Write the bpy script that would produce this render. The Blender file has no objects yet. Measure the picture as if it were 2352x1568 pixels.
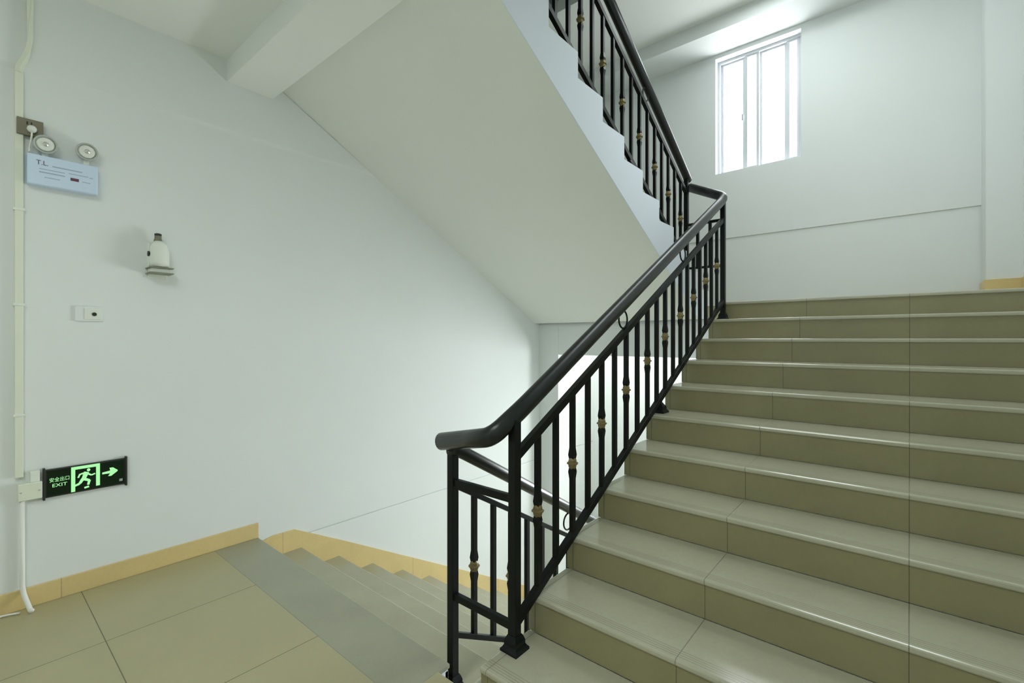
import bpy, bmesh, math
from mathutils import Vector, Matrix

C = bpy.context.scene.collection
SC = bpy.context.scene

# ------------------------------------------------------------------ camera
CAM = Vector((3.303, -1.4727, 1.4265))
YAW = 0.7027
F_PX = 1080.0
HORIZON = 778.2
cd = bpy.data.cameras.new('camera')
cam = bpy.data.objects.new('camera', cd)
C.objects.link(cam)
cam.location = CAM
cam.rotation_euler = (math.pi / 2, 0, YAW)
cd.sensor_fit = 'HORIZONTAL'
cd.sensor_width = 36.0
cd.lens = 36.0 * F_PX / 2352.0
cd.shift_y = (HORIZON - 784.0) / 2352.0
cd.clip_start = 0.02
cd.clip_end = 200
SC.camera = cam

# ------------------------------------------------------------------ light
w = bpy.data.worlds.new('daylight')
SC.world = w
w.use_nodes = True
bg = w.node_tree.nodes['Background']
bg.inputs[0].default_value = (0.95, 0.985, 1.0, 1)
bg.inputs[1].default_value = 10.0

SC.view_settings.view_transform = 'Standard'
SC.view_settings.look = 'None'
SC.view_settings.gamma = 1
SC.view_settings.use_curve_mapping = False
SC.view_settings.exposure = 0.0
SC.cycles.max_bounces = 16
SC.cycles.diffuse_bounces = 12
SC.cycles.sample_clamp_indirect = 8.0


def area_light(name, loc, rot, sx, sy, power, color=(1, 1, 1), portal=False):
    l = bpy.data.lights.new(name, 'AREA')
    l.shape = 'RECTANGLE'
    l.size = sx
    l.size_y = sy
    l.energy = power
    l.color = color
    if portal:
        l.cycles.is_portal = True
    o = bpy.data.objects.new(name, l)
    C.objects.link(o)
    o.location = loc
    o.rotation_euler = rot
    return o


# ------------------------------------------------------------------ measures
XW = -0.28            # left wall
XR = 4.02             # right wall
XD = 1.759            # open edge of the left-hand flights
XU = 2.03             # open edge of the right-hand flight
YB = 4.60             # back wall
YREAR = -3.6          # wall behind the camera
T_UP, R_UP = 0.30, 0.1588
YN1 = 0.1345 - T_UP   # nosing of the first step up
T_DN, R_DN = 0.315, 0.1743
Y_DN0 = -0.0716
Z_LAND = 11 * R_UP
T_HI, R_HI = 0.303, 0.158
Y_HI0 = 2.178 + 4 * T_HI
Z_TOP = Z_LAND + 11 * R_HI
Z_LOW = -11 * R_DN

area_light('portal_window', (1.92, YB + 0.2, 4.17), (math.radians(90), 0, math.pi), 0.95, 1.45, 1, portal=True)
area_light('portal_window_low', (2.40, YB + 0.2, 0.42), (math.radians(90), 0, math.pi), 1.65, 1.55, 1, portal=True)
# unseen fill lights added over the landings and outside the lower window; no fixtures
area_light('fill_light_floor', (2.4, -2.2, 3.32), (0, 0, 0), 1.6, 1.0, 41, (0.955, 1.0, 0.97))  # added fill, brightens the floor landing and left wall
area_light('fill_light_flight', (3.0, 1.9, 4.25), (math.radians(27), 0, 0), 1.2, 0.8, 23, (0.92, 0.99, 1.0))  # added fill under the sloping soffit, for back wall and stringer
area_light('fill_light_landing', (2.35, 3.5, 5.06), (0, 0, 0), 1.0, 0.6, 19, (0.92, 1.0, 0.99))  # added fill below the next half landing, for the pilaster reveal
area_light('fill_light_low_window', (2.40, YB + 0.28, 0.42), (math.radians(-90), 0, 0), 1.6, 1.5, 118, (0.93, 1.0, 1.0))  # added lamp outside the glass, boosts daylight on left wall and soffit
area_light('fill_light_below', (0.9, 4.05, 1.58), (0, 0, 0), 1.8, 0.8, 24, (0.94, 1.0, 0.98))  # added fill, brightens the back wall under the half landing


# ------------------------------------------------------------------ materials
def newmat(name, color, rough=0.5, metal=0.0, spec=0.5):
    m = bpy.data.materials.new(name)
    m.use_nodes = True
    b = m.node_tree.nodes['Principled BSDF']
    b.inputs['Base Color'].default_value = (*color, 1)
    b.inputs['Roughness'].default_value = rough
    b.inputs['Metallic'].default_value = metal
    b.inputs['Specular IOR Level'].default_value = spec
    return m


class N:
    def __init__(s, m):
        s.t = m.node_tree
        s.b = s.t.nodes['Principled BSDF']

    def new(s, kind, **kw):
        n = s.t.nodes.new(kind)
        for k, v in kw.items():
            setattr(n, k, v)
        return n

    def link(s, a, b):
        s.t.links.new(a, b)

    def math(s, op, a, b=None, c=None):
        n = s.new('ShaderNodeMath', operation=op)
        for i, v in enumerate((a, b, c)):
            if v is None:
                continue
            if isinstance(v, (int, float)):
                n.inputs[i].default_value = v
            else:
                s.link(v, n.inputs[i])
        return n.outputs[0]

    def xyz(s):
        tc = s.new('ShaderNodeTexCoord')
        sp = s.new('ShaderNodeSeparateXYZ')
        s.link(tc.outputs['Object'], sp.inputs[0])
        return tc.outputs['Object'], sp.outputs

    def noise(s, vec, scale, detail=3, rough=0.5):
        n = s.new('ShaderNodeTexNoise')
        n.inputs['Scale'].default_value = scale
        n.inputs['Detail'].default_value = detail
        n.inputs['Roughness'].default_value = rough
        s.link(vec, n.inputs['Vector'])
        return n.outputs['Fac']

    def mix(s, fac, a, b):
        n = s.new('ShaderNodeMix', data_type='RGBA')
        for i, v in ((0, fac), (6, a), (7, b)):
            if isinstance(v, (int, float)):
                n.inputs[i].default_value = v
            elif isinstance(v, tuple):
                n.inputs[i].default_value = (*v, 1)
            else:
                s.link(v, n.inputs[i])
        return n.outputs[2]

    def rng(s, v, a, b, c, d):
        n = s.new('ShaderNodeMapRange')
        s.link(v, n.inputs[0])
        for i, q in enumerate((a, b, c, d)):
            n.inputs[i + 1].default_value = q
        return n.outputs[0]

    def joint(s, coord, x0, step, wid):
        """1 on a joint line, 0 elsewhere"""
        a = s.math('SUBTRACT', coord, x0)
        a = s.math('ADD', a, step * 200.5)
        a = s.math('MODULO', a, step)
        a = s.math('SUBTRACT', a, step / 2)
        a = s.math('ABSOLUTE', a)
        return s.math('LESS_THAN', a, wid / 2)

    def bump(s, h, strength, dist):
        n = s.new('ShaderNodeBump')
        n.inputs['Strength'].default_value = strength
        n.inputs['Distance'].default_value = dist
        s.link(h, n.inputs['Height'])
        s.link(n.outputs[0], s.b.inputs['Normal'])


def paint(name, col, var=0.03):
    m = newmat(name, col, 0.75, spec=0.25)
    n = N(m)
    v, _ = n.xyz()
    f = n.noise(v, 1.3, 4, 0.6)
    c1 = tuple(min(1, c * (1 + var)) for c in col)
    c0 = tuple(c * (1 - var) for c in col)
    n.link(n.mix(f, c0, c1), n.b.inputs['Base Color'])
    n.bump(n.noise(v, 160, 3), 0.08, 0.002)
    return m


M_WALL = paint('wall_paint', (0.745, 0.775, 0.775))
M_SLAB = paint('soffit_paint', (0.85, 0.87, 0.855))
M_SIDE = paint('stringer_paint', (0.80, 0.85, 0.94))


def tile(name, base, var, jx=None, jy=None, rough=0.28, groove=False, joint_w=0.004, joint_col=(0.13, 0.12, 0.08), spec=0.5):
    m = newmat(name, base, rough, spec=spec)
    n = N(m)
    v, o = n.xyz()
    f = n.noise(v, 2.2, 5, 0.6)
    g = n.noise(v, 55, 3, 0.6)
    f = n.math('ADD', n.math('MULTIPLY', f, 0.75), n.math('MULTIPLY', g, 0.25))
    f = n.rng(f, 0.3, 0.7, 0, 1)
    c0 = tuple(c * (1 - var) for c in base)
    c1 = tuple(c * (1 + var) for c in base)
    col = n.mix(f, c0, c1)
    j = None
    if jx:
        j = n.joint(o[0], jx[0], jx[1], joint_w)
    if jy:
        k = n.joint(o[1], jy[0], jy[1], joint_w)
        j = k if j is None else n.math('MAXIMUM', j, k)
    if groove:                       # anti-slip grooves along the nosing
        gm = n.joint(o[1], 0.022, 0.012, 0.0035)
        lim = n.math('MULTIPLY', n.math('GREATER_THAN', o[1], 0.014), n.math('LESS_THAN', o[1], 0.066))
        gm = n.math('MULTIPLY', gm, lim)
        col = n.mix(n.math('MULTIPLY', gm, 0.35), col, (0.12, 0.12, 0.08))
    if j is not None:
        col = n.mix(n.math('MULTIPLY', j, 0.85), col, joint_col)
        h = n.math('SUBTRACT', 1.0, j)
        n.bump(h, 0.5, 0.002)
        n.link(n.math('ADD', n.math('MULTIPLY', j, 0.4), rough), n.b.inputs['Roughness'])
    n.link(col, n.b.inputs['Base Color'])
    return m


M_FLOOR = tile('floor_tile', (0.41, 0.38, 0.225), 0.06, jx=(0.405, 0.727), jy=(-0.35, 0.668), rough=0.30)
M_EDGE = tile('landing_edge_tile', (0.33, 0.33, 0.245), 0.10, rough=0.30)
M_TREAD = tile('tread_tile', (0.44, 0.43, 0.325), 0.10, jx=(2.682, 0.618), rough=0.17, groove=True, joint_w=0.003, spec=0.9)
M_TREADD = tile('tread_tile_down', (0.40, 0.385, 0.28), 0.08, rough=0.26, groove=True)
M_RISER = tile('riser_tile_shaded', (0.26, 0.24, 0.13), 0.12, jx=(2.682, 0.618), rough=0.3, joint_w=0.003, joint_col=(0.10, 0.09, 0.06))  # same tile as the treads, shade on the risers put into the colour
M_BASE = tile('skirting_tile', (0.68, 0.53, 0.25), 0.10, jy=(-1.1, 1.2), rough=0.35, joint_w=0.002)

M_IRON = newmat('black_iron', (0.005, 0.007, 0.007), 0.42, 0.0, 0.22)
M_RAIL = newmat('black_handrail', (0.007, 0.009, 0.010), 0.30, 0.0, 0.5)
M_GOLD = newmat('antique_gold', (0.24, 0.19, 0.085), 0.5, 0.4)
M_PVC = newmat('white_plastic', (0.76, 0.79, 0.74), 0.45)
M_PVCW = newmat('cream_plastic', (0.74, 0.77, 0.66), 0.5)
M_ALU = newmat('white_aluminium', (0.62, 0.64, 0.68), 0.4)
M_BRONZE = newmat('bronze_plate', (0.20, 0.185, 0.13), 0.4, 0.3)
M_DARK = newmat('dark_plastic', (0.02, 0.022, 0.018), 0.4)
M_BLUE = newmat('pale_blue_plastic', (0.60, 0.72, 0.90), 0.4)
M_INK = newmat('grey_ink', (0.36, 0.44, 0.55), 0.6)
M_RED = newmat('dark_red_ink', (0.12, 0.05, 0.07), 0.6)
M_CHROME = newmat('lamp_reflector', (0.62, 0.64, 0.60), 0.2, 0.5)
M_SHADE = newmat('lamp_rim', (0.42, 0.45, 0.43), 0.4)
M_LEDGE = newmat('olive_grey_plastic', (0.24, 0.25, 0.18), 0.5)
M_WIRE = newmat('white_cable', (0.80, 0.80, 0.76), 0.5)


def emis(name, col, s):
    m = newmat(name, (0.05, 0.1, 0.05), 0.5)
    b = m.node_tree.nodes['Principled BSDF']
    b.inputs['Emission Color'].default_value = (*col, 1)
    b.inputs['Emission Strength'].default_value = s
    return m


M_GREEN = emis('glowing_green', (0.42, 1.0, 0.42), 0.95)
M_GREENB = newmat('sign_green_back', (0.001, 0.012, 0.002), 0.35, spec=0.3)

M_GLASS = bpy.data.materials.new('window_glass')
M_GLASS.use_nodes = True
_n = M_GLASS.node_tree
_n.nodes.clear()
_o = _n.nodes.new('ShaderNodeOutputMaterial')
_t = _n.nodes.new('ShaderNodeBsdfTransparent')
_g = _n.nodes.new('ShaderNodeBsdfGlossy')
_g.inputs['Roughness'].default_value = 0.02
_m = _n.nodes.new('ShaderNodeMixShader')
_m.inputs[0].default_value = 0.06
_n.links.new(_t.outputs[0], _m.inputs[1])
_n.links.new(_g.outputs[0], _m.inputs[2])
_n.links.new(_m.outputs[0], _o.inputs[0])


# ------------------------------------------------------------------ mesh helpers
def box(bm, x0, x1, y0, y1, z0, z1):
    vs = [bm.verts.new((x, y, z)) for z in (z0, z1) for y in (y0, y1) for x in (x0, x1)]
    for f in ((0, 2, 3, 1), (4, 5, 7, 6), (0, 1, 5, 4), (2, 6, 7, 3), (0, 4, 6, 2), (1, 3, 7, 5)):
        bm.faces.new([vs[i] for i in f])
    return vs


def prism(bm, pts, axis, a, b):
    """extrude the 2D polygon pts along an axis. axis x: (y,z) pts; y: (x,z); z: (x,y)"""
    def mk(p, t):
        return {'x': (t, p[0], p[1]), 'y': (p[0], t, p[1]), 'z': (p[0], p[1], t)}[axis]
    A = [bm.verts.new(mk(p, a)) for p in pts]
    B = [bm.verts.new(mk(p, b)) for p in pts]
    bm.faces.new(A)
    bm.faces.new(B[::-1])
    for i in range(len(pts)):
        j = (i + 1) % len(pts)
        bm.faces.new((A[i], B[i], B[j], A[j]))


def frame_of(d, up=Vector((0, 0, 1))):
    d = d.normalized()
    s = d.cross(up)
    if s.length < 1e-4:
        s = d.cross(Vector((1, 0, 0)))
    s.normalize()
    return s, s.cross(d).normalized()


def sweep(bm, pts, rx, rz, seg=16, square=False, caps=True):
    pts = [Vector(p) for p in pts]
    rings = []
    n = len(pts)
    for i, p in enumerate(pts):
        if i == 0:
            d = pts[1] - p
        elif i == n - 1:
            d = p - pts[i - 1]
        else:
            d = (pts[i + 1] - p).normalized() + (p - pts[i - 1]).normalized()
        s, u = frame_of(d)
        k = 1.0
        if 0 < i < n - 1:
            c = (pts[i + 1] - p).normalized().dot((p - pts[i - 1]).normalized())
            k = 1 / max(0.5, math.sqrt((1 + c) / 2))
        ring = []
        if square:
            offs = [(-1, -1), (1, -1), (1, 1), (-1, 1)]
        else:
            offs = [(math.cos(2 * math.pi * q / seg), math.sin(2 * math.pi * q / seg)) for q in range(seg)]
        for a, b in offs:
            ring.append(bm.verts.new(p + s * a * rx * (k if n > 2 else 1) + u * b * rz))
        rings.append(ring)
    m = len(rings[0])
    for r0, r1 in zip(rings, rings[1:]):
        for q in range(m):
            bm.faces.new((r0[q], r0[(q + 1) % m], r1[(q + 1) % m], r1[q]))
    if caps:
        bm.faces.new(rings[0][::-1])
        bm.faces.new(rings[-1])


def rounded(pts, r, k=7):
    """replace the corners of a polyline by arcs"""
    P = [Vector(p) for p in pts]
    out = [P[0]]
    for i in range(1, len(P) - 1):
        a = (P[i - 1] - P[i])
        b = (P[i + 1] - P[i])
        rr = min(r, a.length * 0.45, b.length * 0.45)
        A = P[i] + a.normalized() * rr
        B = P[i] + b.normalized() * rr
        for q in range(k + 1):
            t = q / k
            out.append(A * (1 - t) ** 2 + P[i] * 2 * t * (1 - t) + B * t ** 2)
    out.append(P[-1])
    return out


def lathe(bm, prof, c=(0, 0, 0), seg=16, axis='z'):
    rings = []
    for r, h in prof:
        ring = []
        for q in range(seg):
            a = 2 * math.pi * q / seg
            x, y = r * math.cos(a), r * math.sin(a)
            v = {'z': (x, y, h), 'x': (h, x, y), 'y': (x, h, y)}[axis]
            ring.append(bm.verts.new((v[0] + c[0], v[1] + c[1], v[2] + c[2])))
        rings.append(ring)
    for r0, r1 in zip(rings, rings[1:]):
        for q in range(seg):
            bm.faces.new((r0[q], r0[(q + 1) % seg], r1[(q + 1) % seg], r1[q]))
    bm.faces.new(rings[0][::-1])
    bm.faces.new(rings[-1])


def frust(bm, x, y, levels):
    """stack of centred squares: (half size, z)"""
    rs = []
    for h, z in levels:
        rs.append([bm.verts.new((x + a * h, y + b * h, z)) for a, b in ((-1, -1), (1, -1), (1, 1), (-1, 1))])
    for r0, r1 in zip(rs, rs[1:]):
        for q in range(4):
            bm.faces.new((r0[q], r0[(q + 1) % 4], r1[(q + 1) % 4], r1[q]))
    bm.faces.new(rs[0][::-1])
    bm.faces.new(rs[-1])


def obj(name, bm, mat, parent=None, bevel=0, smooth=False, loc=None, seg=2):
    bmesh.ops.recalc_face_normals(bm, faces=bm.faces)
    me = bpy.data.meshes.new(name)
    bm.to_mesh(me)
    bm.free()
    me.materials.append(mat)
    if smooth:
        for p in me.polygons:
            p.use_smooth = True
    o = bpy.data.objects.new(name, me)
    C.objects.link(o)
    if parent:
        o.parent = parent
    if loc:
        o.location = loc
    if bevel:
        md = o.modifiers.new('bevel', 'BEVEL')
        md.width = bevel
        md.segments = seg
        md.limit_method = 'ANGLE'
        md.angle_limit = math.radians(40)
    return o


def part(name, mat, parent, fn, bevel=0, smooth=False, loc=None, label=None):
    bm = bmesh.new()
    fn(bm)
    o = obj(name, bm, mat, parent, bevel, smooth, loc)
    if label:
        o['label'] = label
    return o


def thing(name, label, cat, loc=(0, 0, 0), group=None):
    o = bpy.data.objects.new(name, None)
    o.empty_display_size = 0.1
    C.objects.link(o)
    o.location = loc
    o['label'] = label
    o['category'] = cat
    if group:
        o['group'] = group
    return o


def struct(name, mat, fn, bevel=0):
    o = part(name, mat, None, fn, bevel)
    o['kind'] = 'structure'
    return o


# ------------------------------------------------------------------ room shell
ZB, ZT = -2.6, 7.2
LEDGE = 0.012


def f(bm):
    box(bm, XW - 0.25, XW, YREAR, YB + 0.2, -0.075, 2.85)
    box(bm, XW - 0.25, XW - 0.014, YREAR, YB + 0.2, -0.088, -0.075)
    box(bm, XW - 0.25, XW - 0.002, YREAR, YB + 0.2, ZB, -0.088)
    box(bm, XW - 0.25, XW, YREAR, YB + 0.2, 2.85, ZT)


struct('wall_left', M_WALL, f)
struct('trim_5', M_WALL, lambda bm: prism(bm, [(XW, 2.842), (XW + 0.010, 2.866), (XW + 0.010, 3.34), (XW, 3.34)], 'y', YREAR, 0.03))   # edge beam in the wall


def f(bm):
    a = [bm.verts.new(v) for v in ((XW, 0.03, 2.842), (XW, 0.90, 2.842), (XW, 0.03, 3.30))]
    b = [bm.verts.new(v) for v in ((XW + 0.010, 0.03, 2.866), (XW + 0.010, 0.86, 2.866), (XW + 0.010, 0.03, 3.30))]
    bm.faces.new(a)
    bm.faces.new(b[::-1])
    for i in range(3):
        bm.faces.new((a[i], a[(i + 1) % 3], b[(i + 1) % 3], b[i]))


struct('trim_6', M_WALL, f)


WX0, WX1, WZ0, WZ1 = 1.462, 2.376, 3.46, 4.885
LX0, LX1, LZ0, LZ1 = 1.60, 3.20, -0.35, 1.18


def f(bm):
    y0, y1 = YB, YB + 0.2
    box(bm, XW, XR, y0 + LEDGE, y1, 1.25, 2.655)
    box(bm, XW, WX0, y0, y1, 2.655, ZT)
    box(bm, WX1, XR, y0, y1, 2.655, ZT)
    box(bm, WX0, WX1, y0, y1, 2.655, WZ0)
    box(bm, WX0, WX1, y0, y1, WZ1, ZT)
    # below the half landing, round the lower window
    box(bm, XW, LX0, y0, y1, ZB, 1.25)
    box(bm, LX1, XR, y0, y1, ZB, 1.25)
    box(bm, LX0, LX1, y0, y1, ZB, LZ0)
    box(bm, LX0, LX1, y0, y1, LZ1, 1.25)


struct('wall_back', M_WALL, f)
struct('wall_right', M_WALL, lambda bm: box(bm, XR, XR + 0.2, YREAR, YB + 0.2, ZB, ZT))
struct('wall_rear', M_WALL, lambda bm: box(bm, XW, XR, YREAR - 0.2, YREAR, ZB, ZT))


def f(bm):
    box(bm, 3.80, XR, 4.25, YB, Z_LAND, 5.10)


struct('trim_1', M_WALL, f)       # pilaster in the right corner of the half landing


def f(bm):
    box(bm, XW, 0.013, 3.288, 3.60, Z_LOW, 1.62)
    box(bm, 0.014, XU + 0.1, 3.29, 3.52, 1.235, 1.62)


struct('trim_2', M_WALL, f)       # column and beam under the half landing
# beam above the window, edge beam of the floor above
struct('trim_3', M_WALL, lambda bm: box(bm, XW, XR, 4.13, YB, 4.935, 5.10))
struct('trim_4', M_SLAB, lambda bm: box(bm, XW, XR, -0.275, 0.03, 3.19, 3.34))


def f(bm):
    box(bm, XW, XD, YREAR, 0.03, 3.34, Z_TOP)
    box(bm, XD, XR, YREAR, -0.15, 3.34, Z_TOP)
    # soffit of the next half landing and of the flight leading up to it
    box(bm, XW, XR, 2.9, YB, 5.10, 5.23)
    prism(bm, [(-0.15, 3.30), (2.95, 5.00), (2.95, 5.20), (-0.15, 3.50)], 'x', XU, XR)
    box(bm, XW, XR, YREAR, YB, ZT - 0.2, ZT)


struct('ceiling', M_SLAB, f)


# floors
def f(bm):
    prism(bm, [(XW, YREAR), (XR, YREAR), (XR, YN1 + 0.02), (XU - 0.02, YN1 + 0.02), (XU - 0.02, -0.14), (XD, -0.14), (XD, Y_DN0 - 0.28), (XW, Y_DN0 - 0.28)], 'z', -0.02, 0.0)


fl = struct('floor', M_FLOOR, f)


def f(bm):
    box(bm, XW, XD, Y_DN0 - 0.28, Y_DN0, -0.02, 0.0)


o = struct('floor', M_EDGE, f, 0.004)


def f(bm):
    prism(bm, [(XW, YREAR), (XR, YREAR), (XR, YN1 + 0.3), (XU - 0.02, YN1 + 0.3), (XU - 0.02, -0.14), (XD, -0.14), (XD, Y_DN0 - 0.012), (XW, Y_DN0 - 0.012)], 'z', -0.16, -0.02)


struct('floor', M_SIDE, f)       # slab under the tiles


def f(bm):
    box(bm, XU, XR, YN1 + 11 * T_UP, YB, Z_LAND - 0.12, Z_LAND)
    box(bm, XW, XU, Y_HI0 - 0.14, YB, 1.62, Z_LAND)
    box(bm, XW, XR, 3.08, YB, Z_LOW - 0.12, Z_LOW)
    box(bm, XW, XR, YREAR, YB, ZB, ZB + 0.1)


struct('floor', M_FLOOR, f)

BH = 0.107
o = struct('baseboard_left', M_BASE, lambda bm: box(bm, XW, XW + 0.012, YREAR, Y_DN0, 0, BH), 0.003)


def f(bm):
    h = 0.19
    box(bm, 3.80 - 0.012, XR, 4.25 - 0.012, 4.25, Z_LAND, Z_LAND + h)
    box(bm, 3.80 - 0.012, 3.80, 4.25, YB, Z_LAND, Z_LAND + h)
    box(bm, XR - 0.012, XR, 2.9, 4.238, Z_LAND, Z_LAND + h)


struct('baseboard_right', M_BASE, f, 0.002)

# ------------------------------------------------------------------ windows
def sliding_window(name, x0, x1, z0, z1, bars, y=YB + 0.10):
    t = bpy.data.objects.new(name, None)
    C.objects.link(t)
    t['kind'] = 'structure'
    fw = 0.03

    def fr(bm):
        box(bm, x0, x1, y, y + 0.07, z0, z0 + fw)
        box(bm, x0, x1, y, y + 0.07, z1 - fw, z1)
        box(bm, x0, x0 + fw, y, y + 0.07, z0 + fw, z1 - fw)
        box(bm, x1 - fw, x1, y, y + 0.07, z0 + fw, z1 - fw)
    part('window_frame', M_ALU, t, fr, 0.003)
    e = [x0 + fw] + bars + [x1 - fw]
    for i in range(len(e) - 1):
        a, b = e[i], e[i + 1]
        yy = y + (0.012 if i % 2 else 0.036)
        sw = 0.028

        def s(bm):
            box(bm, a, b, yy, yy + 0.022, z0 + fw, z0 + fw + 0.022)
            box(bm, a, b, yy, yy + 0.022, z1 - fw - 0.022, z1 - fw)
            box(bm, a, a + sw, yy, yy + 0.022, z0 + fw + 0.022, z1 - fw - 0.022)
            box(bm, b - sw, b, yy, yy + 0.022, z0 + fw + 0.022, z1 - fw - 0.022)
        so = part('sash', M_ALU, t, s, 0.002)
        part('pane', M_GLASS, so, lambda bm: box(bm, a + sw, b - sw, yy + 0.009, yy + 0.013, z0 + fw + 0.022, z1 - fw - 0.022))
    return t


win = sliding_window('window_1', WX0, WX1, WZ0, WZ1, [1.770, 1.926, 2.217])
part('window_latch', M_SHADE, win, lambda bm: box(bm, 1.738, 1.752, YB + 0.09, YB + 0.112, 4.08, 4.16), 0.003)
sliding_window('window_2', LX0, LX1, LZ0, LZ1, [2.13, 2.66])

# ------------------------------------------------------------------ stairs
GROUPS = 'stair flights'


def tread_mesh(x0, x1, dep, th=0.024):
    def g(bm):
        box(bm, x0, x1, 0, dep, -th, 0)
    return g


def make_treads(parent, n, x0, x1, T, R, ynose, znose, sgn, mat_t, mat_r, over=0.012, last_depth=None, riser0=True):
    """n treads; sgn=+1: each further step is higher and further along +y; the nosing faces the lower side"""
    pass


# flight up on the right: treads 1..10, risers 1..11
up = thing('stair_flight', 'wide beige-tiled stair flight rising on the right to the half landing', 'stairs', (XU, YN1, 0))


def inv(o):
    return Vector(o.location)


def put(name, mat, parent, fn, loc, bevel=0, smooth=False, label=None):
    """part whose mesh is written around loc (world); origin at loc"""
    return part(name, mat, parent, fn, bevel, smooth, Vector(loc) - inv(parent), label)


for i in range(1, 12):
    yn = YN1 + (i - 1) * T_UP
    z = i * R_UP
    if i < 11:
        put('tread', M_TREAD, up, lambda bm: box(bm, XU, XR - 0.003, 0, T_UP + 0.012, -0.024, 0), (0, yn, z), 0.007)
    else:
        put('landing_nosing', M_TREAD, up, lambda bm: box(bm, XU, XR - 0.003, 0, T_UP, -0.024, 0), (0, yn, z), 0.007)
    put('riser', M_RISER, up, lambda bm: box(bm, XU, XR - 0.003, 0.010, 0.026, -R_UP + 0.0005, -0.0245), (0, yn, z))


def f(bm):
    pts = []
    for i in range(1, 12):
        yn = YN1 + (i - 1) * T_UP
        pts += [(yn + 0.026, (i - 1) * R_UP - (0 if i == 1 else 0.024)), (yn + 0.026, i * R_UP - 0.024)]
    pts += [(2.83 + 0.3, Z_LAND - 0.024), (2.83 + 0.3, Z_LAND - 0.2), (2.83, Z_LAND - 0.22), (YN1 + 0.30, -0.02), (YN1 + 0.026, -0.02)]
    prism(bm, pts, 'x', XU + 0.003, XR - 0.003)


part('concrete_slab', M_SIDE, up, f, loc=-inv(up), label='white painted side and underside')

# flight down on the left
dn = thing('stair_flight', 'descending tiled stair flight beside the left wall, leading down from the floor landing', 'stairs', (XW, Y_DN0, 0))
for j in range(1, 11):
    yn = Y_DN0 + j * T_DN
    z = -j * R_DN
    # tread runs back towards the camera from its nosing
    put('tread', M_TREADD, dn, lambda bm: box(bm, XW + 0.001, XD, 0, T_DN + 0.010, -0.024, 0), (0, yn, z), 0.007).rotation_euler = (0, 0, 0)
    o = C.objects[-1]
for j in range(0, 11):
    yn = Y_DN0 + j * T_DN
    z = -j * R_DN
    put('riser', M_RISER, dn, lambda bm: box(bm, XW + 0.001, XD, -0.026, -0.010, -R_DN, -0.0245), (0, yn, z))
# (a tread's nosing is at its far side: mirror each tread about its nosing)
for o in list(dn.children):
    if o.name.startswith('tread'):
        for v in o.data.vertices:
            v.co.y = -v.co.y
        o.data.flip_normals()


def f(bm):
    pts = [(Y_DN0 - 0.3, -0.16)]
    pts = [(Y_DN0 - 0.0125, -0.021)]
    for j in range(0, 11):
        yn = Y_DN0 + j * T_DN - 0.026
        pts += [(yn, -j * R_DN - 0.0245), (yn, -(j + 1) * R_DN - 0.0245)]
    pts = pts[1:]
    pts += [(Y_DN0 + 10 * T_DN - 0.1, Z_LOW - 0.1), (Y_DN0 - 0.03, -0.42)]
    prism(bm, pts, 'x', XW, XD - 0.003)


part('concrete_slab', M_SIDE, dn, f, loc=-inv(dn), label='white painted side of the flight')


def f(bm):      # stepped skirting: tiles follow the slope on the wall
    def nl(y):
        return -0.553 * (y - Y_DN0)
    y0, y1 = Y_DN0 + 0.03, Y_DN0 + 10 * T_DN
    top = [(y0, -0.035), (0.03, -0.018), (0.19, -0.022), (0.594, -0.238), (y1, nl(y1) + 0.125)]
    prism(bm, top + [(y1, nl(y1) - 0.25), (y0, -0.25)], 'x', XW, XW + 0.012)


part('skirting', M_BASE, dn, f, loc=-inv(dn), label='tan tile skirting sloping down along the wall')

# upper flight, going up from the half landing back over the left-hand side
hi = thing('stair_flight', 'upper stair flight overhead, white sloping underside and stepped white side', 'stairs', (XW, Y_HI0, Z_LAND))
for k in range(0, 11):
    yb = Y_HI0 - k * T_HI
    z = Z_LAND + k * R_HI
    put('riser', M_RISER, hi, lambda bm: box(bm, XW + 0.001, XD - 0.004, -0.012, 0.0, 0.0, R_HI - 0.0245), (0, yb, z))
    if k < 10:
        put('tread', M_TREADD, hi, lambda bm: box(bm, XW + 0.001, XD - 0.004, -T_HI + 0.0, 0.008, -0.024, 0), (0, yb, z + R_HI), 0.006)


def f(bm):
    pts = []
    for k in range(0, 11):
        yb = Y_HI0 - k * T_HI - 0.012
        pts += [(yb, Z_LAND + k * R_HI - 0.024 * (k > 0)), (yb, Z_LAND + (k + 1) * R_HI - 0.024)]
    yend = 0.03
    pts += [(yend, Z_TOP - 0.024)]
    n = len(pts)
    tops_a = [bm.verts.new((XW, y, z)) for y, z in pts]
    tops_b = [bm.verts.new((XD - 0.004, y, z)) for y, z in pts]
    wl = [(yend, 2.85 - 0.533 * (yend - 0.893)), (3.20, 1.62), (Y_HI0 - 0.012, 1.62)]
    il = [(yend, 3.101 - 0.523 * (yend - 0.265)), (3.10, 1.62), (Y_HI0 - 0.012, 1.62)]
    A = [bm.verts.new((XW, y, z)) for y, z in wl]
    B = [bm.verts.new((XD - 0.004, y, z)) for y, z in il]
    for i in range(n - 1):
        bm.faces.new((tops_a[i], tops_a[i + 1], tops_b[i + 1], tops_b[i]))
    for i in range(2):
        bm.faces.new((A[i], A[i + 1], B[i + 1], B[i]))
    bm.faces.new(tops_a + A)
    bm.faces.new(tops_b + B)
    bm.faces.new((tops_a[-1], A[0], B[0], tops_b[-1]))
    bm.faces.new((tops_a[0], tops_b[0], B[-1], A[-1]))


part('concrete_slab', M_SLAB, hi, f, loc=-inv(hi), label='smooth white sloping underside')


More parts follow.
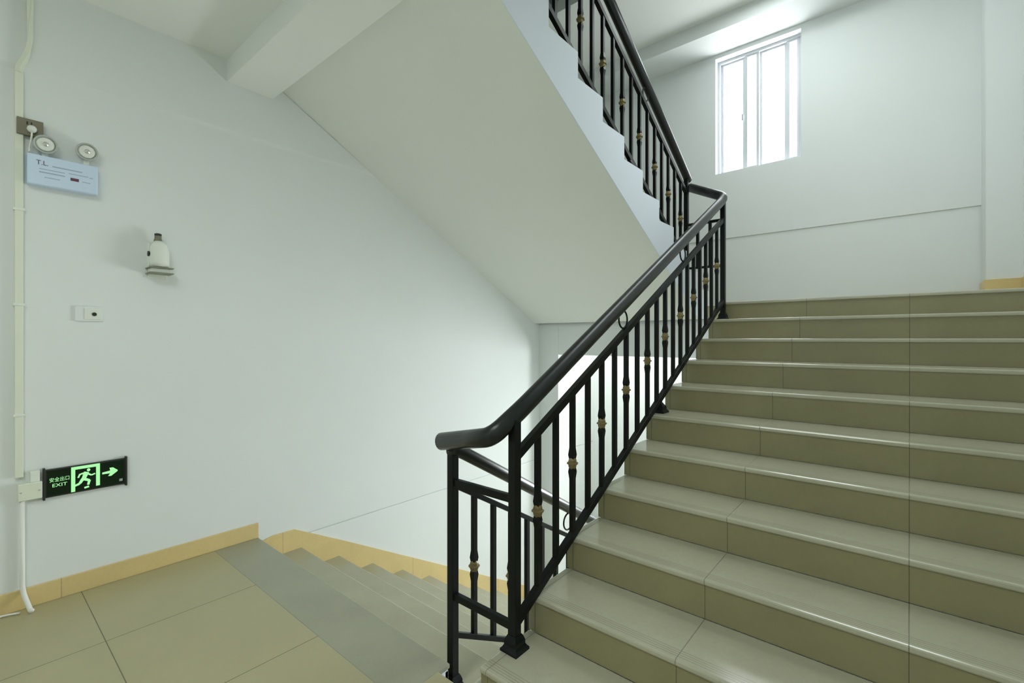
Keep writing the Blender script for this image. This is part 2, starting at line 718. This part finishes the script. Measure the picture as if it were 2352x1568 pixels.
def f(bm):      # painted side with the stepped outline
    pts = []
    for k in range(0, 11):
        yb = Y_HI0 - k * T_HI
        pts += [(yb, Z_LAND + k * R_HI), (yb, Z_LAND + (k + 1) * R_HI)]
    yend = 0.03
    pts += [(yend, Z_TOP), (yend, 3.101 - 0.523 * (yend - 0.265)), (3.10, 1.62), (Y_HI0, 1.62)]
    prism(bm, pts, 'x', XD - 0.004, XD + 0.004)


part('side_plaster', M_SIDE, hi, f, loc=-inv(hi), label='bluish white stepped side face')

# ------------------------------------------------------------------ railings
def L(a, b):
    return lambda y: a + b * y


def baluster(parent, x, y, z0, z1, knuckle=None, h=0.0112):
    org = Vector((x, y, z0))

    def g(bm):
        L0 = z1 - z0
        if knuckle is None:
            frust(bm, 0, 0, [(h, 0), (h, L0)])
        else:
            k = knuckle - z0
            frust(bm, 0, 0, [(h, 0), (h, k - 0.075), (h * 1.35, k - 0.040), (h * 1.0, k - 0.016), (h, k + 0.016), (h * 1.35, k + 0.040), (h, k + 0.075), (h, L0)])
    o = put('baluster', M_IRON, parent, g, org)
    if knuckle is not None:
        k = knuckle - z0

        def c(bm):
            lathe(bm, [(0.014, k - 0.026), (0.0195, k - 0.016), (0.0205, k - 0.005), (0.0275, k - 0.003), (0.0275, k + 0.003), (0.0205, k + 0.005), (0.0195, k + 0.016), (0.014, k + 0.026)], seg=8)
        part('collar', M_GOLD, o, c, label='gold painted collar')
    return o


def post(parent, x, y, z0, z1, h=0.0190, foot=True, name='newel_post'):
    o = put(name, M_IRON, parent, lambda bm: frust(bm, 0, 0, [(h, 0), (h, z1 - z0)]), (x, y, z0), 0.002)
    if foot:
        part('foot_flange', M_IRON, o, lambda bm: frust(bm, 0, 0, [(0.043, 0.0), (0.043, 0.010), (0.036, 0.017), (0.031, 0.026), (0.031, 0.040), (h + 0.007, 0.054), (h + 0.002, 0.064)]))
    return o


def flat_bar(parent, name, pts, hx=0.014, hz=0.018):
    o = thing
    c = Vector(pts[0])
    return put(name, M_IRON, parent, lambda bm: sweep(bm, [Vector(p) - c for p in pts], hx, hz, square=True), c, 0.002)


def ring(parent, x, y, z, r=0.046, t=0.005):
    def g(bm):
        n, m = 28, 8
        rs = []
        for i in range(n):
            a = 2 * math.pi * i / n
            row = []
            for j in range(m):
                b = 2 * math.pi * j / m
                rr = r + t * math.cos(b)
                row.append(bm.verts.new((t * math.sin(b), rr * math.cos(a), rr * math.sin(a))))
            rs.append(row)
        for i in range(n):
            for j in range(m):
                bm.faces.new((rs[i][j], rs[i][(j + 1) % m], rs[(i + 1) % n][(j + 1) % m], rs[(i + 1) % n][j]))
    return put('ring', M_IRON, parent, g, (x, y, z), smooth=True)


def handrail(parent, pts, rx=0.034, rz=0.040):
    c = Vector(pts[0])
    P = [Vector(p) - c for p in pts]
    return put('handrail', M_RAIL, parent, lambda bm: sweep(bm, P, rx, rz, 20), c, smooth=True)


XP = 2.07      # rail line on the right flight
XQ = 1.70      # rail line on the left flights

# --- right flight
HU, SU, KU, BU = L(1.112, 0.541), L(0.942, 0.541), L(0.597, 0.547), L(0.262, 0.534)
ru = thing('stair_railing', 'black iron stair railing with gold collars, climbing beside the right-hand flight', 'railing', (XP, 0, R_UP))
YTOP = 2.80
path = rounded([(XQ - 0.045, -0.03, 0.955), (2.03, -0.095, 1.035), (XP, 0.045, HU(0.045)), (XP, 2.74, HU(2.74)), (XP, 2.84, 2.66), (XQ + 0.01, 3.02, 2.86)], 0.055)
handrail(ru, path)
flat_bar(ru, 'upper_rail', [(XP, 0.0, SU(0.0)), (XP, YTOP, SU(YTOP))])
flat_bar(ru, 'lower_rail', [(XP, 0.0, BU(0.0)), (XP, YTOP, BU(YTOP))])
post(ru, XP, 0.0, R_UP, 1.10)
post(ru, XP, YTOP, 10 * R_UP, HU(YTOP))
up_y = [0.156, 0.292, 0.431, 0.571, 0.710, 0.850, 0.988, 1.129, 1.271, 1.409, 1.545, 1.680, 1.815, 1.948, 2.080, 2.215, 2.352, 2.490, 2.630]
for i, y in enumerate(up_y):
    baluster(ru, XP, y, BU(y), SU(y), KU(y) if i % 2 == 0 else None)
for y in (0.95, 1.86):
    ring(ru, XP, y, (HU(y) + SU(y)) / 2 - 0.004, 0.050)
# short legs from the lower rail to the treads
yl = 1.46
step = int((yl - YN1) // T_UP) + 1
post(ru, XP, yl, step * R_UP, BU(yl), h=0.012, name='support_leg')
# panel across the gap at the floor landing, between the two lowest posts
flat_bar(ru, 'panel_bar', [(XP, 0.0, 0.252), (XQ, 0.0, 0.252)], 0.012, 0.016)
flat_bar(ru, 'panel_bar', [(XP, 0.0, 0.772), (XQ, 0.0, 0.772)], 0.012, 0.016)
# panel across the gap at the half landing
flat_bar(ru, 'panel_bar', [(XP, YTOP + 0.0, 2.455), (XQ, 2.95, 2.49)], 0.010, 0.012)
flat_bar(ru, 'panel_bar', [(XP, YTOP + 0.0, 2.06), (XQ, 2.95, 2.085)], 0.010, 0.010)
for q in (0.33, 0.67):
    x = XP + (XQ - XP) * q
    y = YTOP + 0.15 * q
    baluster(ru, x, y, 2.06 + 0.02 * q, 2.46 + 0.03 * q, h=0.012)

# --- descending flight
HD, SD, KD, BD = L(0.930, -0.565), L(0.758, -0.565), L(0.412, -0.56), L(0.072, -0.553)
rd = thing('stair_railing', 'black iron stair railing going down beside the descending left flight', 'railing', (XQ, 0, -R_DN))
YEND = 3.0
handrail(rd, rounded([(XQ, -0.015, 0.925), (XQ, 0.05, HD(0.05)), (XQ, YEND, HD(YEND))], 0.04), 0.027, 0.031)
flat_bar(rd, 'upper_rail', [(XQ, 0, SD(0)), (XQ, YEND, SD(YEND))], 0.012, 0.012)
flat_bar(rd, 'lower_rail', [(XQ, 0, BD(0)), (XQ, YEND, BD(YEND))], 0.012, 0.012)
post(rd, XQ, 0.0, -R_DN, 0.93)
post(rd, XQ, YEND, -10 * R_DN, HD(YEND))
y = 0.138
i = 0
while y < YEND - 0.08:
    baluster(rd, XQ, y, BD(y), SD(y), KD(y) if i % 2 == 0 else None)
    y += 0.1365
    i += 1
ring(rd, XQ, 0.955, (HD(0.955) + SD(0.955)) / 2 + 0.003, 0.05)

# --- upper flight
KH = lambda y: 2.992 - 0.546 * (y - 1.95)
HH = lambda y: KH(y) + 0.522 + 0.018 * (2.3 - y)
SH = lambda y: KH(y) + 0.345
BHI = lambda y: KH(y) - 0.305
rh = thing('stair_railing', 'black iron stair railing with gold collars on the upper overhead flight', 'railing', (XQ, 2.95, Z_LAND + 2 * R_HI))
Y0 = 0.05
handrail(rh, rounded([(XQ, 3.00, HH(3.02) + 0.008), (XQ, 2.93, HH(2.93)), (XQ, Y0, HH(Y0))], 0.05))
flat_bar(rh, 'upper_rail', [(XQ, 2.95, SH(2.95)), (XQ, Y0, SH(Y0))])
flat_bar(rh, 'lower_rail', [(XQ, 2.95, BHI(2.95)), (XQ, Y0, BHI(Y0))])
post(rh, XQ, 2.95, Z_LAND + 2 * R_HI, HH(2.95), foot=False)
post(rh, XQ, Y0, Z_TOP, HH(Y0))
y = 2.804
i = 0
while y > Y0 + 0.08:
    baluster(rh, XQ, y, BHI(y), SH(y), KH(y) if i % 2 == 0 else None)
    y -= 0.1425
    i += 1
ring(rh, XQ, 2.06, (HH(2.06) + SH(2.06)) / 2, 0.05)
yl = 1.78
kk = int((Y_HI0 - yl) // T_HI) + 1
post(rh, XQ, yl, Z_LAND + kk * R_HI, BHI(yl), h=0.012, name='support_leg')

# ------------------------------------------------------------------ fittings on the left wall
XF = XW


def text_obj(name, body, size, mat, parent, loc, stretch=1.0, extrude=0.0006, align='CENTER'):
    cu = bpy.data.curves.new(name, 'FONT')
    cu.body = body
    cu.size = size
    cu.extrude = extrude
    cu.align_x = align
    cu.align_y = 'CENTER'
    cu.offset = 0.0
    cu.materials.append(mat)
    tmp = bpy.data.objects.new(name + '_curve', cu)
    C.objects.link(tmp)
    bpy.context.view_layer.update()
    me = bpy.data.meshes.new_from_object(tmp.evaluated_get(bpy.context.evaluated_depsgraph_get()))
    bpy.data.objects.remove(tmp)
    me.name = name
    o = bpy.data.objects.new(name, me)
    C.objects.link(o)
    o.parent = parent
    o.location = Vector(loc) - inv(parent)
    o.rotation_euler = (math.pi / 2, 0, math.pi / 2)      # reads towards +x, letters run along +y
    o.scale = (stretch, 1, 1)
    return o


# exit sign
y0, y1, z0, z1 = -1.17, -0.82, 0.562, 0.722
sg = thing('exit_sign', 'black and glowing green exit sign with running figure and arrow, low on left wall', 'exit sign', (XF, (y0 + y1) / 2, (z0 + z1) / 2))
put('housing', M_DARK, sg, lambda bm: box(bm, XF, XF + 0.020, y0, y1, z0 + 0.004, z1 - 0.004), (0, 0, 0), 0.003)
put('sign_face', M_GREENB, sg, lambda bm: box(bm, XF + 0.020, XF + 0.022, y0 + 0.012, y1 - 0.012, z0 + 0.012, z1 - 0.012), (0, 0, 0))
for a in (y0 - 0.004, y1 - 0.006):
    put('end_cap', M_DARK, sg, lambda bm: box(bm, XF, XF + 0.027, a, a + 0.010, z0 - 0.006, z1 + 0.006), (0, 0, 0), 0.002)
XS = XF + 0.0222


def fp(bm, pts, t=0.0012):
    prism(bm, pts, 'x', XS, XS + t)


def f(bm):      # door outline
    a, b = -1.062, -0.940
    zt, zb = 0.712, 0.574
    fp(bm, [(a, zb), (a + 0.017, zb), (a + 0.017, zt - 0.016), (b - 0.017, zt - 0.016), (b - 0.017, zb + 0.012), (b, zb + 0.012), (b, zt), (a, zt)])


put('door_symbol', M_GREEN, sg, f, (0, 0, 0), label='glowing green doorway outline')


def limb(bm, a, b, r0, r1):
    a = Vector(a)
    b = Vector(b)
    d = (b - a).normalized()
    n = Vector((-d.y, d.x))
    pts = [a + n * r0, a - n * r0, b - n * r1, b + n * r1]
    fp(bm, [(p.x, p.y) for p in pts], 0.0014)


def f(bm):
    cy, cz = -1.003, 0.640
    fp(bm, [(cy + 0.014 + 0.0075 * math.cos(q * math.pi / 6), cz + 0.044 + 0.0085 * math.sin(q * math.pi / 6)) for q in range(12)])
    limb(bm, (cy + 0.006, cz + 0.034), (cy - 0.008, cz - 0.004), 0.011, 0.009)      # torso
    limb(bm, (cy + 0.004, cz + 0.032), (cy - 0.022, cz + 0.026), 0.0045, 0.004)       # back arm
    limb(bm, (cy - 0.022, cz + 0.028), (cy - 0.030, cz + 0.008), 0.004, 0.0035)
    limb(bm, (cy + 0.008, cz + 0.026), (cy + 0.026, cz + 0.012), 0.0045, 0.004)       # front arm
    limb(bm, (cy + 0.026, cz + 0.012), (cy + 0.042, cz + 0.018), 0.004, 0.0035)
    limb(bm, (cy - 0.008, cz - 0.002), (cy + 0.018, cz - 0.016), 0.008, 0.006)        # front leg
    limb(bm, (cy + 0.018, cz - 0.014), (cy + 0.012, cz - 0.040), 0.006, 0.005)
    limb(bm, (cy - 0.010, cz - 0.002), (cy - 0.024, cz - 0.026), 0.008, 0.006)        # back leg
    limb(bm, (cy - 0.024, cz - 0.026), (cy - 0.044, cz - 0.034), 0.006, 0.005)
    limb(bm, (cy - 0.004, cz - 0.054), (cy + 0.016, cz - 0.050), 0.005, 0.005)


put('running_figure', M_GREEN, sg, f, (0, 0, 0), label='glowing green running figure')


def f(bm):
    zc = 0.652
    fp(bm, [(-0.930, zc - 0.007), (-0.894, zc - 0.008), (-0.904, zc - 0.022), (-0.890, zc - 0.024), (-0.862, zc - 0.002), (-0.860, zc + 0.004), (-0.882, zc + 0.024), (-0.898, zc + 0.024), (-0.894, zc + 0.008), (-0.930, zc + 0.003)])


put('arrow', M_GREEN, sg, f, (0, 0, 0), label='glowing green arrow pointing right')
text_obj('lettering', '安全出口', 0.026, M_GREEN, sg, (XS, -1.108, 0.657), 0.80)
text_obj('lettering', 'EXIT', 0.026, M_GREEN, sg, (XS, -1.108, 0.627), 1.15)
put('test_button', M_SHADE, sg, lambda bm: box(bm, XS, XS + 0.001, -0.853, -0.838, 0.588, 0.602), (0, 0, 0))

# emergency light
y0, y1, z0, z1 = -1.235, -0.953, 2.245, 2.405
em = thing('emergency_light', 'pale blue twin-lamp emergency light box high on left wall under the outlet', 'emergency light', (XF, (y0 + y1) / 2, (z0 + z1) / 2))
put('housing', M_BLUE, em, lambda bm: box(bm, XF, XF + 0.055, y0, y1, z0, z1), (0, 0, 0), 0.006)
for (yc, zc) in ((-1.166, 2.466), (-1.000, 2.477)):
    nk = put('lamp_neck', M_PVC, em, lambda bm: box(bm, XF + 0.015, XF + 0.035, yc - 0.012, yc + 0.012, z1 - 0.002, zc - 0.02), (0, 0, 0), 0.002)
    hd = put('lamp_head', M_SHADE, em, lambda bm: lathe(bm, [(0.020, 0.0), (0.040, 0.012), (0.048, 0.045), (0.048, 0.055), (0.041, 0.056), (0.038, 0.050)], seg=28, axis='x'), (XF + 0.004, yc, zc), smooth=False)
    rf = part('reflector', M_PVC, hd, lambda bm: lathe(bm, [(0.039, 0.0505), (0.030, 0.0545), (0.018, 0.056), (0.002, 0.0565)], seg=28, axis='x'), smooth=True)
    part('bulb', M_CHROME, hd, lambda bm: lathe(bm, [(0.012, 0.056), (0.012, 0.062), (0.006, 0.066)], seg=14, axis='x'))
XE = XF + 0.0552
text_obj('lettering', 'T.L.', 0.034, M_RED, em, (XE, -1.178, 2.363), 0.9)


def f(bm):
    for (a, b, z, h) in ((-1.14, -1.02, 2.352, 0.006), (-1.19, -1.09, 2.330, 0.004), (-1.075, -0.995, 2.333, 0.004), (-1.19, -1.09, 2.312, 0.006), (-1.17, -1.11, 2.288, 0.004), (-1.02, -0.985, 2.300, 0.004), (-0.99, -0.975, 2.33, 0.004)):
        box(bm, XE, XE + 0.0006, a, b, z, z + h)


put('printed_lines', M_INK, em, f, (0, 0, 0))
put('printed_box', M_RED, em, lambda bm: box(bm, XE, XE + 0.0008, -1.068, -1.034, 2.298, 2.314), (0, 0, 0))

# outlet + plug with cord
ou = thing('power_outlet', 'brown bronze wall outlet plate with white plug, top of the white conduit', 'outlet', (XF, -1.222, 2.55))
put('face_plate', M_BRONZE, ou, lambda bm: box(bm, XF + 0.0235, XF + 0.034, -1.272, -1.172, 2.500, 2.588), (0, 0, 0), 0.003)
put('back_box', M_BRONZE, ou, lambda bm: box(bm, XF, XF + 0.0235, -1.243, -1.176, 2.504, 2.584), (0, 0, 0))
put('socket_slots', M_DARK, ou, lambda bm: [box(bm, XF + 0.034, XF + 0.0348, a, a + 0.006, 2.556, 2.572) for a in (-1.236, -1.220)], (0, 0, 0))
pg = thing('power_plug', 'white plug and short cord in the brown outlet above the emergency light', 'plug', (XF + 0.034, -1.217, 2.532))
put('plug_body', M_PVC, pg, lambda bm: lathe(bm, [(0.012, 0.0), (0.019, 0.008), (0.019, 0.022), (0.010, 0.034)], seg=16, axis='x'), (XF + 0.034, -1.217, 2.532), smooth=True)
put('cord', M_PVC, pg, lambda bm: sweep(bm, rounded([(XF + 0.052, -1.217, 2.528), (XF + 0.054, -1.218, 2.49), (XF + 0.03, -1.226, 2.43), (XF + 0.03, -1.226, 2.407)], 0.02), 0.004, 0.004, 8), (0, 0, 0), smooth=True)

# conduit
cn = thing('cable_conduit', 'cream vertical cable trunking running down the left wall to the junction box', 'conduit', (XF, -1.26, 0.65))


def f(bm):
    P = [(XF + 0.012, -1.262, 0.70), (XF + 0.012, -1.262, 2.80), (XF + 0.012, -1.262, 2.85), (XF + 0.024, -1.235, 2.92), (XF + 0.024, -1.222, 3.0), (XF + 0.024, -1.222, 3.33)]
    sweep(bm, rounded(P, 0.03), 0.016, 0.011, square=True)


put('trunking', M_PVCW, cn, f, (0, 0, 0), 0.002)
for z in (1.02, 1.60, 2.1):
    put('clip', M_PVC, cn, lambda bm: box(bm, XF, XF + 0.026, -1.284, -1.240, z, z + 0.014), (0, 0, 0), 0.002)
jb = thing('junction_box', 'cream square junction box beside the left end of the exit sign', 'junction box', (XF, -1.215, 0.62))
put('box_body', M_PVCW, jb, lambda bm: box(bm, XF, XF + 0.034, -1.268, -1.176, 0.575, 0.665), (0, 0, 0), 0.004)
put('adapter', M_PVC, jb, lambda bm: box(bm, XF, XF + 0.024, -1.222, -1.184, 0.665, 0.722), (0, 0, 0), 0.003)
for a in (-1.256, -1.188):
    put('screw', M_SHADE, jb, lambda bm: lathe(bm, [(0.004, 0.034), (0.004, 0.0355)], (XF, a, 0.62), 10, 'x'), (0, 0, 0))
pp = thing('pipe', 'thin white pipe dropping from the junction box to the floor, bent at its foot', 'pipe', (XF, -1.25, 0.0))
put('tube', M_WIRE, pp, lambda bm: sweep(bm, rounded([(XF + 0.018, -1.250, 0.576), (XF + 0.018, -1.250, 0.10), (XF + 0.080, -1.225, 0.014), (XF + 0.095, -1.220, 0.012)], 0.05), 0.011, 0.011, 12), (0, 0, 0), smooth=True)
cb = thing('cable', 'thin white cable lying on the floor along the tan baseboard at far left', 'cable', (XF + 0.05, -1.4, 0.0))
put('wire', M_WIRE, cb, lambda bm: sweep(bm, rounded([(XF + 0.062, -1.262, 0.007), (XF + 0.035, -1.31, 0.007), (XF + 0.03, -1.42, 0.007), (XF + 0.03, -1.75, 0.007)], 0.04), 0.0055, 0.0055, 8), (0, 0, 0), smooth=True)

# small white fitting with a dark cap
fx, fy = XF, -0.670
wf = thing('wall_alarm', 'white bottle-shaped wall fitting with dark cap and ledge, mid left wall', 'alarm', (XF, fy, 1.93))
put('body', M_PVC, wf, lambda bm: lathe(bm, [(0.050, 1.868), (0.051, 1.90), (0.050, 1.965), (0.042, 2.00), (0.025, 2.026)], (XF + 0.052, fy + 0.003, 0), 24), (0, 0, 0), smooth=True)
put('back_plate', M_PVC, wf, lambda bm: box(bm, XF, XF + 0.014, fy - 0.045, fy + 0.055, 1.80, 2.02), (0, 0, 0), 0.004)
put('cap', M_BRONZE, wf, lambda bm: lathe(bm, [(0.023, 2.026), (0.020, 2.040), (0.018, 2.042), (0.018, 2.060)], (XF + 0.045, fy - 0.001, 0), 16), (0, 0, 0))
put('cap_top', M_DARK, wf, lambda bm: lathe(bm, [(0.018, 2.060), (0.019, 2.072), (0.012, 2.076)], (XF + 0.045, fy - 0.001, 0), 16), (0, 0, 0))
put('side_button', M_DARK, wf, lambda bm: lathe(bm, [(0.016, -0.054), (0.016, -0.045)], (XF + 0.052, fy, 1.945), 14, 'y'), (0, 0, 0))
for z in (1.857, 1.825):
    put('ledge', M_LEDGE, wf, lambda bm: box(bm, XF, XF + 0.106, fy - 0.056, fy + 0.068, z, z + 0.007), (0, 0, 0), 0.003)
put('base_block', M_PVC, wf, lambda bm: box(bm, XF, XF + 0.085, fy - 0.045, fy + 0.058, 1.832, 1.857), (0, 0, 0), 0.003)

sw = thing('wall_switch', 'small white switch plate with dark button below the bottle-shaped fitting', 'switch', (XF, -0.985, 1.57))
put('face_plate', M_WALL, sw, lambda bm: box(bm, XF, XF + 0.010, -1.045, -0.925, 1.528, 1.612), (0, 0, 0), 0.003)
put('rocker', M_PVC, sw, lambda bm: box(bm, XF + 0.010, XF + 0.014, -1.005, -0.935, 1.538, 1.602), (0, 0, 0), 0.002)
put('button', M_DARK, sw, lambda bm: lathe(bm, [(0.011, 0.014), (0.010, 0.018)], (XF, -0.963, 1.568), 14, 'x'), (0, 0, 0))
